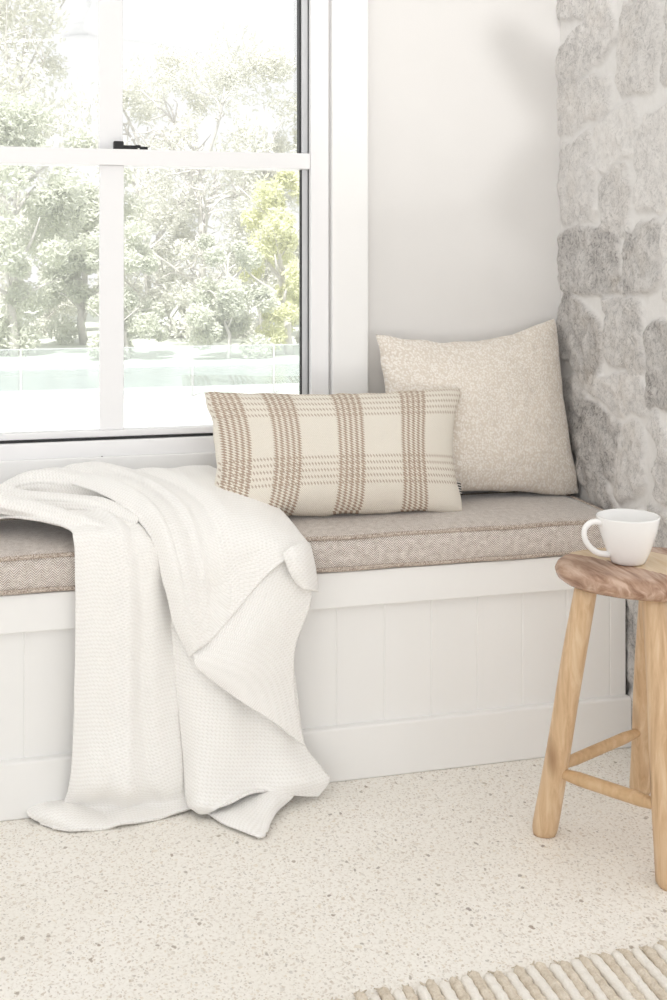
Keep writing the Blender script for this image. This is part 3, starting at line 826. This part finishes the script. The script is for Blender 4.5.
# folded-back corner over the lower layer
def lerp(p, q_, t): return tuple(a + (b_ - a) * t for a, b_ in zip(p, q_))
rows = []
V0 = (194, 659, 1.966)
top = [(192, 650, 1.976), (220, 613, 1.982), (248, 580, 1.982), (274, 554, 1.978), (299, 547, 1.982)]
m1 = [(194, 658, 1.966), (222, 641, 1.968), (250, 625, 1.960), (280, 608, 1.966), (311, 598, 1.982)]
m2 = [(194, 660, 1.964), (221, 662, 1.958), (246, 658, 1.952), (272, 654, 1.962), (294, 650, 1.978)]
m3 = [(194, 662, 1.964), (218, 676, 1.956), (244, 688, 1.952), (271, 696, 1.962), (295, 700, 1.980)]
bt = [(194, 664, 1.966), (218, 684, 1.958), (246, 704, 1.952), (276, 724, 1.954), (304, 746, 1.972)]
sheet([Y(*r) for r in (top, m1, m2, m3, bt)], 60, 70, rough_=.002, seed=6.0, uvrot=.55)
# curled hem at the right of the cushion edge
sheet([
    Y((283, 553, 1.962), (292, 546, 1.955), (302, 542, 1.975), (309, 543, 2.004)),
    Y((286, 562, 1.955), (295, 560, 1.946), (305, 556, 1.962), (312, 556, 2.000)),
    Y((291, 574, 1.958), (299, 576, 1.948), (307, 574, 1.958), (315, 572, 1.996)),
    Y((298, 584, 1.972), (304, 588, 1.958), (310, 590, 1.960), (317, 592, 1.990)),
], 30, 30, rough_=.001, seed=7.0, uvrot=.3)
# hem corner lying on the floor
sheet([
    G((206, 812, .010), (226, 806, .014), (248, 797, .020), (272, 786, .030), (296, 784, .020)),
    G((214, 818, .006), (234, 814, .016), (254, 807, .018), (274, 798, .028), (294, 795, .018)),
    G((228, 826, .006), (244, 824, .013), (258, 818, .014), (270, 812, .016), (282, 806, .010)),
    G((250, 834, .005), (256, 833, .009), (262, 829, .010), (267, 824, .012), (271, 820, .010)),
    G((258, 838, .004), (261, 837.5, .005), (264, 836, .006), (266, 833, .008), (267, 829, .008)),
], 40, 40, rough_=.001, seed=8.0, uvrot=.5)
bmesh.ops.remove_doubles(bm, verts=bm.verts, dist=.00005)
tb = obj('throw_blanket', bm, M['knit'], None, True, origin=(0.25, 2.05, 0.0))
tag(tb, 'cream knitted throw blanket draped over the bench cushion onto the floor', 'blanket')

# ------------------------------------------------------------------ stool
SC = Vector((0.964, 1.691, 0)); ZS1, ZS0 = 0.455, 0.424
stool = empty('wooden_stool', SC, 'round brown topped wooden stool with four pale legs near the stone wall', 'stool')
bm = bmesh.new(); rngs = []
nseg = 72
prof = [(0.0, ZS1), (.45, ZS1 + .0005), (.80, ZS1), (.92, ZS1 - .0025), (.975, ZS1 - .008), (1.0, ZS1 - .016), (.985, ZS1 - .024), (.93, ZS0 + .001), (.6, ZS0), (0, ZS0)]
for r, z in prof[1:-1]:
    row = []
    for i in range(nseg):
        an = 2 * math.pi * i / nseg
        wob = 1 + .018 * math.sin(3 * an + .6) + .012 * math.sin(5 * an + 2)
        lat, dep = .1455 * r * wob * math.cos(an), .125 * r * wob * math.sin(an)
        p = SC + RT * lat + FW * dep
        row.append(bm.verts.new((p.x, p.y, z + .0015 * math.sin(2 * an) * r)))
    rngs.append(row)
for a, c in zip(rngs[:-1], rngs[1:]):
    for i in range(nseg): bm.faces.new((a[i], a[(i + 1) % nseg], c[(i + 1) % nseg], c[i]))
bm.faces.new(rngs[0]); bm.faces.new(rngs[-1][::-1])
so = obj('seat', bm, M['seat'], stool, True, origin=(SC.x, SC.y, ZS1)); so['label'] = 'brown timber seat with a pale band'
LEG = {}
def leg(key, foot_px, top_px, r0, r1, seed):
    foot = atZ(foot_px[0], foot_px[1], 0.0)
    LEGTOP = foot.copy()
    dirn = ray(top_px[0], top_px[1]); D = top_px[2]
    top_ = CAM + dirn * D; top_.z = ZS0 + .002
    bm = bmesh.new(); n = 26; pts, rr = [], []
    for i in range(n + 1):
        t = i / n; p = foot.lerp(top_, t)
        p += Vector((.001 * math.sin(t * 5 + seed), .001 * math.cos(t * 4 + seed * 2), 0)) * math.sin(t * math.pi)
        pts.append(p); rr.append(r0 + (r1 - r0) * t + .0004 * math.sin(t * 9 + seed))
    rr[0] *= .86; pts.insert(1, foot.lerp(top_, .012)); rr.insert(1, r0 * .97)
    rnd = random.Random(int(seed * 10)); fac = [1 + rnd.uniform(-.06, .05) for _ in range(12)]
    rows_ = tube(bm, pts, rr, 12, ring=lambda i, j: fac[j])
    for v in rows_[0]: v.co.z = 0.0
    LEG[key] = (foot, top_)
    return obj('leg', bm, M['pale_wood'], stool, True, origin=(foot + top_) / 2)
leg('left', (543.5, 833), (586, 600, 1.845), .0208, .0180, 1.0)
leg('back', (640, 792), (650, 590, 1.96), .0195, .017, 2.3)
leg('front', (671, 886), (654, 601, 1.80), .0225, .019, 3.7)
# fourth leg mirrors the left one through the seat centre
fl_, tp_ = LEG['left']; fb, tb_ = LEG['back'], LEG['front']
foot4 = LEG['back'][0] + LEG['front'][0] - fl_; top4 = 2 * Vector((SC.x, SC.y, tp_.z)) - Vector((tp_.x, tp_.y, tp_.z))
bm = bmesh.new()
tube(bm, [foot4.lerp(top4, i / 20) for i in range(21)], [.0205 - .003 * i / 20 for i in range(21)], 12)
LEG['right'] = (foot4, top4)
obj('leg', bm, M['pale_wood'], stool, True, origin=(foot4 + top4) / 2)
def rung(a, ta, c, tc, r=.0098):
    p = LEG[a][0].lerp(LEG[a][1], ta); q_ = LEG[c][0].lerp(LEG[c][1], tc)
    bm = bmesh.new(); n = 22
    tube(bm, [p.lerp(q_, i / n) for i in range(n + 1)], [r * (.62 + .38 * min(1, min(i, n - i) / 5)) for i in range(n + 1)], 10)
    d = (q_ - p).normalized(); rot = d.to_track_quat('Z', 'Y').to_matrix().to_4x4()
    o = obj('rung', bm, M['rung_wood'], stool, True, origin=(p + q_) / 2)
    return o
rung('left', .27, 'back', .285); rung('left', .258, 'front', .262, .0108)
rung('back', .255, 'right', .26); rung('right', .27, 'front', .25)

# ------------------------------------------------------------------ cup
CC = atZ(628, 562.5, ZS1 + .0012)
cup = empty('coffee_cup', CC, 'white ceramic cup with a round handle on the wooden stool', 'cup')
bm = bmesh.new(); ns = 56
po = [(0, 0), (.022, 0), (.0265, .0015), (.0290, .006), (.0345, .018), (.0395, .032), (.0440, .046), (.0475, .060), (.0500, .0735), (.0503, .0755), (.0490, .0765),
      (.0478, .0752), (.0455, .062), (.0415, .046), (.0365, .030), (.031, .016), (.022, .008), (0, .007)]
rws = []
for r, z in po[1:-1]:
    rws.append([bm.verts.new((CC.x + r * (1 + .010 * math.sin(4 * a_ + z * 40) + .006 * math.sin(7 * a_ - z * 60)) * math.cos(a_), CC.y + r * (1 + .010 * math.sin(4 * a_ + z * 40)) * math.sin(a_), CC.z + z))
                for a_ in (2 * math.pi * i / ns for i in range(ns))])
for a, c in zip(rws[:-1], rws[1:]):
    for i in range(ns): bm.faces.new((a[i], a[(i + 1) % ns], c[(i + 1) % ns], c[i]))
bm.faces.new(rws[0][::-1]); bm.faces.new(rws[-1])
obj('body', bm, M['ceramic'], cup)
bm = bmesh.new()
hd = (-RT * .97 - FW * .24).normalized()
hp = catmull([(.0440, .0655), (.056, .0690), (.068, .0670), (.0765, .057), (.0755, .042), (.066, .028), (.052, .0185), (.0330, .0150)], 34)
tube(bm, [CC + hd * a + Vector((0, 0, z)) for a, z in hp], [.0044 + .0008 * abs(i / 33 - .5) * 2 for i in range(34)], 12)
obj('handle', bm, M['ceramic'], cup)

# ------------------------------------------------------------------ rug
rug = None
bm = bmesh.new()
pit = 0.0155; i = 0; x = -0.35
rr_ = random.Random(5)
while x < 1.62:
    jute = i % 2
    r = .0079 if jute else .0081
    y1 = 1.415 + rr_.uniform(-.004, .004) + (.006 if jute else 0); y0 = .55
    n = int((y1 - y0) / .0055)
    ph = rr_.uniform(0, 6)
    pts = []; rad = []
    for k_ in range(n + 1):
        y = y0 + (y1 - y0) * k_ / n
        pts.append((x + .0012 * math.sin(y * 30 + ph), y, r + .0005 + .0006 * math.sin(y * 47 + ph)))
        rad.append(r * (1 + (.10 if jute else .07) * math.sin(2 * math.pi * y / (.021 if jute else .017) + ph) + rr_.uniform(-.04, .04)))
    rad[-1] *= .45; rad[-2] *= .85
    tube(bm, pts, rad, 8, matidx=jute)
    if jute:   # frayed tips
        for f_ in range(3):
            ex = x + rr_.uniform(-.006, .006)
            tube(bm, [(ex, y1 - .006, .007), (ex + rr_.uniform(-.004, .004), y1 + .006, .005), (ex + rr_.uniform(-.008, .008), y1 + rr_.uniform(.010, .018), .002)], [.0016, .0013, .0008], 5, matidx=1)
    x += pit * rr_.uniform(.96, 1.04); i += 1
box(bm, -.35, 1.615, .56, 1.40, .0002, .004)
rg = obj('woven_rug', bm, [M['cord_white'], M['cord_jute']], None, True, origin=(.63, 1.0, 0))
tag(rg, 'striped rug of white cotton and beige jute cords on the terrazzo floor', 'rug')

# ------------------------------------------------------------------ ceiling fan (behind the camera, mirrored in the window pane)
GLASSY = YB + .047
mv = atD(89, 36, 6.3); fanp = Vector((mv.x, 2 * GLASSY - mv.y, mv.z))
FANZ = fanp.z
fan = empty('ceiling_fan', (fanp.x, fanp.y, CEIL), 'white three-bladed ceiling fan hanging from the ceiling, mirrored in the window', 'ceiling fan')
def lathe(bm, prof, c, n=40):
    rows_ = [[bm.verts.new((c.x + r * math.cos(2 * math.pi * i / n), c.y + r * math.sin(2 * math.pi * i / n), z)) for i in range(n)] for r, z in prof]
    for a, d in zip(rows_[:-1], rows_[1:]):
        for i in range(n): bm.faces.new((a[i], a[(i + 1) % n], d[(i + 1) % n], d[i]))
    bm.faces.new(rows_[0]); bm.faces.new(rows_[-1][::-1])
bm = bmesh.new(); lathe(bm, [(.014, CEIL), (.014, FANZ + .15)], fanp, 16); lathe(bm, [(.07, CEIL), (.068, CEIL - .03), (.03, CEIL - .07), (.0145, CEIL - .075)], fanp)
obj('downrod', bm, M['fan'], fan)
bm = bmesh.new(); lathe(bm, [(.016, FANZ + .15), (.03, FANZ + .145), (.085, FANZ + .07), (.105, FANZ + .045), (.155, FANZ + .0), (.155, FANZ - .012)], fanp)
lathe(bm, [(.14, FANZ - .022), (.165, FANZ - .03), (.16, FANZ - .055), (.10, FANZ - .085), (.02, FANZ - .09)], fanp)
obj('motor_housing', bm, M['fan'], fan)
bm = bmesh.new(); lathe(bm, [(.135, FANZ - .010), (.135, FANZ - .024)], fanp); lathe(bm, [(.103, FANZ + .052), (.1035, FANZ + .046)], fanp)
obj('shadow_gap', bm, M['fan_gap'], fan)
def blade(ang):
    bm = bmesh.new(); d = Vector((math.cos(ang), math.sin(ang), 0)); s = Vector((-d.y, d.x, 0)); n = 22
    outl = []
    for i in range(n + 1):
        t = i / n; rr = .13 + .70 * t
        wd = .050 + .022 * math.sin(t * 2.2); 
        if t > .9: wd *= math.sqrt(max(.02, 1 - ((t - .9) / .1) ** 2))
        outl.append((rr, wd))
    top_, bot = [], []
    for rr, wd in outl:
        a_ = []; b_ = []
        for k_ in (-1, -.4, .4, 1):
            p = fanp + d * rr + s * (wd * k_) + Vector((0, 0, -.016 + .020 * k_))
            a_.append(bm.verts.new(p + Vector((0, 0, .006)))); b_.append(bm.verts.new(p - Vector((0, 0, .006))))
        top_.append(a_); bot.append(b_)
    for i in range(n):
        for k_ in range(3):
            bm.faces.new((top_[i][k_], top_[i][k_ + 1], top_[i + 1][k_ + 1], top_[i + 1][k_]))
            bm.faces.new((bot[i][k_], bot[i + 1][k_], bot[i + 1][k_ + 1], bot[i][k_ + 1]))
        bm.faces.new((top_[i][0], top_[i + 1][0], bot[i + 1][0], bot[i][0])); bm.faces.new((top_[i][3], bot[i][3], bot[i + 1][3], top_[i + 1][3]))
    for e in (0, n): bm.faces.new([*top_[e], *bot[e][::-1]])
    obj('blade', bm, M['fan'], fan)
BA = math.radians(86)
for k_ in range(3): blade(BA + k_ * 2 * math.pi / 3)

# ------------------------------------------------------------------ outside
GZ0 = -1.75
bm = bmesh.new(); box(bm, -60, 60, YO + .4, 90, GZ0 - .3, GZ0)
struct(obj('ground', bm, M['ground'], None, False), 'pale bleached lawn beyond the window', 'ground')
bm = bmesh.new(); box(bm, -14, 18, YO + .5, 23.2, GZ0 - .02, GZ0 + .03, .01)
struct(obj('patio', bm, M['paving'], None, False), 'bright pale paving between the house and the pool', 'paving')
pool = empty('swimming_pool', (3, 26.5, GZ0), 'pale blue swimming pool beyond the paving', 'pool')
bm = bmesh.new(); box(bm, -9.7, 13.7, 23.8, 29.4, GZ0 + .004, GZ0 + .05); obj('water', bm, M['water'], pool, False)
boxobj('coping', [(-10, 14, 23.4, 23.8, GZ0 + .003, GZ0 + .10), (-10, 14, 29.4, 29.9, GZ0 + .003, GZ0 + .10), (-10, -9.7, 23.8, 29.4, GZ0 + .003, GZ0 + .10), (13.7, 14, 23.8, 29.4, GZ0 + .003, GZ0 + .10)], M['coping'], pool, .01)
fence = empty('pool_fence', (3, 22.6, GZ0 + .03), 'low glass fence with slim posts in front of the pool', 'fence')
xx = -9.9
while xx < 13:
    boxobj('glass_panel', (xx + .04, xx + 1.58, 22.593, 22.607, GZ0 + .08, GZ0 + 1.0), M['fglass'], fence, 0)
    boxobj('post', (xx - .02, xx + .02, 22.575, 22.625, GZ0 + .03, GZ0 + 1.0), M['fence_metal'], fence, .004)
    xx += 1.62
boxobj('top_rail', (-9.03, 13.0, 22.585, 22.615, GZ0 + 1.0, GZ0 + 1.02), M['fence_metal'], fence, .004)


def tree(name, base, height, spread, leafm, nleaf, ls, label, seed, cat='tree', trunk_r=.14, crown0=.15, limbs=9, twigs=0, blobs=26, group=None):
    r = random.Random(seed); root = empty(name, base, label, cat, group)
    base = Vector(base)
    bm = bmesh.new()
    tp = base + Vector((r.uniform(-.5, .5), r.uniform(-.3, .3), height * .8))
    tube(bm, [base.lerp(tp, t / 8) + Vector((r.uniform(-.1, .1), r.uniform(-.1, .1), 0)) * (t > 0) for t in range(9)], [trunk_r * (1 - .1 * t) for t in range(9)], 8)
    ends = []
    for _ in range(limbs):
        t = r.uniform(.12, .85); p = base.lerp(tp, t); an = r.uniform(0, 6.28)
        e = p + Vector((math.cos(an) * spread * r.uniform(.4, .9), math.sin(an) * spread * r.uniform(.3, .7), height * r.uniform(.08, .32)))
        mid = p.lerp(e, .5) + Vector((r.uniform(-.3, .3), r.uniform(-.3, .3), r.uniform(-.2, .4)))
        tube(bm, catmull([p, mid, e], 9).tolist(), [trunk_r * .5 * (1 - .095 * k_) for k_ in range(9)], 6); ends.append((mid, e))
        for _ in range(twigs):
            s_ = mid.lerp(e, r.random()); q_ = s_ + Vector((r.uniform(-1, 1), r.uniform(-.7, .7), r.uniform(-.3, 1.2))) * spread * .35
            tube(bm, catmull([s_, s_.lerp(q_, .5) + Vector((r.uniform(-.2, .2), 0, r.uniform(-.1, .2))), q_], 7).tolist(), [.04 * (1 - .12 * k_) for k_ in range(7)], 5); ends.append((s_, q_))
    obj('trunk', bm, M['bark'], root)
    cl = []
    for k_ in range(blobs):
        an = r.uniform(0, 6.28); h = r.uniform(crown0, 1.0); rad = spread * (1 - .45 * abs(h - .45) / .55) * math.sqrt(r.random())
        cl.append((base + Vector((math.cos(an) * rad, math.sin(an) * rad * .7, h * height)), r.uniform(.16, .36) * spread))
    vs_, fs_ = [], []
    nleaf = int(nleaf * 1.7); ls = ls * .8
    for k_ in range(nleaf):
        c, rad = cl[r.randrange(len(cl))]
        d = Vector((r.gauss(0, 1), r.gauss(0, 1), r.gauss(0, .8))); d = d.normalized() * rad * r.random() ** .4
        p = c + d; a_ = Vector((r.gauss(0, 1), r.gauss(0, 1), r.gauss(0, 1))).normalized(); b2 = a_.orthogonal().normalized()
        s_ = ls * r.uniform(.6, 1.3); i0 = len(vs_)
        vs_ += [tuple(p + a_ * s_), tuple(p + b2 * s_ * .38), tuple(p - a_ * s_), tuple(p - b2 * s_ * .38)]; fs_.append((i0, i0 + 1, i0 + 2, i0 + 3))
    me = bpy.data.meshes.new('foliage'); me.from_pydata(vs_, [], fs_)
    finish('foliage', me, leafm, root, False)
    return root


def tp(px, depth):
    p = atD(px, 260, depth); return (p.x, p.y, GZ0)
tree('bushy_tree', tp(14, 32.5), 7.0, 2.0, M['leaf_grey'], 9000, .13, 'grey-green bushy tree beyond the pool at the left window edge', 11, blobs=34, crown0=.05)
tree('bushy_tree', tp(84, 37), 6.8, 1.7, M['leaf_grey'], 8000, .14, 'grey-green bushy tree directly left of the glazing bar, beyond the pool', 12, blobs=32, crown0=.05)
tree('bare_tree', tp(205, 37), 9.2, 2.2, M['leaf_pale'], 5000, .11, 'pale thin-leaved tree with bare branches right of the glazing bar', 13, twigs=8, limbs=16, blobs=46, crown0=.05)
tree('bare_tree', tp(150, 42), 9.4, 2.2, M['leaf_pale'], 5000, .12, 'pale twiggy tree just behind the glazing bar', 16, twigs=6, limbs=14, blobs=44, crown0=.05)
tree('yellow_tree', tp(290, 33), 5.4, 1.5, M['leaf_yellow'], 7000, .12, 'yellow-green leafy tree beside the right window edge', 14, blobs=30, crown0=.1)
tree('tall_tree', tp(12, 48), 16.5, 4.2, M['leaf_pale'], 9000, .2, 'tall pale tree reaching above the bushy trees', 15, blobs=54, crown0=.2, twigs=2)
tree('dense_shrub', tp(228, 31.5), 3.3, 1.2, M['leaf_grey'], 6000, .10, 'dense low grey-green shrub right of the glazing bar behind the glass fence', 17, 'shrub', blobs=24, crown0=.0, trunk_r=.06)
tree('dense_shrub', tp(128, 31.5), 3.6, 1.2, M['leaf_grey'], 6000, .10, 'low grey-green shrub behind the glazing bar and fence', 18, 'shrub', blobs=24, crown0=.0, trunk_r=.06)
for k_, (px_, dp_, hh_, ww_, lb_) in enumerate((
    (-22, 38, 3.8, 1.5, 'low pale shrub at the left window edge beyond the pool'), (46, 41.5, 4.5, 1.7, 'low pale shrub between the two bushy trees'),
    (104, 44, 5.2, 1.9, 'far pale shrub left of the glazing bar'), (172, 40, 4.4, 1.6, 'low pale shrub right of the glazing bar under the bare tree'),
    (262, 40, 4.6, 1.8, 'low pale shrub left of the yellow-green tree'), (324, 36.8, 4.4, 1.3, 'low pale shrub at the right window edge'))):
    tree('low_shrub', tp(px_, dp_), hh_, ww_, M['leaf_pale'], 5000, .12, lb_, 40 + k_, 'shrub', blobs=24, crown0=.0, trunk_r=.06, limbs=6, group='shrubs beyond the pool')
for k_, (px_, dp_, hh_, ww_) in enumerate(((392, 43.5, 8.4, 2.3), (445, 36, 6.6, 2.2), (560, 44, 8.6, 2.5), (610, 37, 7.0, 2.3), (-145, 37.5, 7.5, 2.2), (-215, 43, 8.6, 2.4))):
    tree('garden_tree', tp(px_, dp_), hh_, ww_, M['leaf_grey'] if k_ % 2 else M['leaf_pale'], 5000, .14, 'pale leafy garden tree beyond the pool, out of view behind the wall beside the window', 60 + k_, blobs=34, crown0=.05, group='trees hidden beside the window')
tree('round_tree', tp(262, 46), 11.0, 3.0, M['leaf_pale'], 9000, .16, 'rounded pale tree against the white sky', 19, blobs=46, crown0=.05)

# ------------------------------------------------------------------ light
wd = bpy.data.worlds.new('world'); sc.world = wd; wd.use_nodes = True
bg = wd.node_tree.nodes['Background']; bg.inputs[0].default_value = (1.0, 1.0, 1.0, 1); bg.inputs[1].default_value = 1.06
sun = bpy.data.lights.new('sun', 'SUN'); sun.energy = 5.8; sun.angle = math.radians(3); sun.color = (1, .985, .975)
so_ = bpy.data.objects.new('sun', sun); COL.objects.link(so_)
so_.rotation_euler = Vector((.25, .62, -.95)).to_track_quat('-Z', 'Y').to_euler()
# added unseen spot behind the fan, throws the blade's shadow onto the wall
lp = bpy.data.lights.new('blade_shadow_spot', 'SPOT'); lp.energy = 760; lp.shadow_soft_size = .06; lp.spot_size = math.radians(8.5); lp.spot_blend = 1.0; lp.color = (1, .985, .965)
lo = bpy.data.objects.new('blade_shadow_spot', lp); COL.objects.link(lo)
S = atY(530, 34, YB); tip = fanp + Vector((math.cos(BA), math.sin(BA), 0)) * .80
lo.location = tip + (tip - S).normalized() * 6.0
lo.rotation_euler = (Vector((S.x - .04, S.y, S.z + .08)) - lo.location).to_track_quat('-Z', 'Y').to_euler()

vs_ = sc.view_settings; vs_.view_transform = 'Standard'; vs_.look = 'None'; vs_.exposure = 0.07; vs_.gamma = 1.0; vs_.use_curve_mapping = False
sc.display_settings.display_device = 'sRGB'
sc.cycles.max_bounces = 10; sc.cycles.diffuse_bounces = 6; sc.cycles.transparent_max_bounces = 16
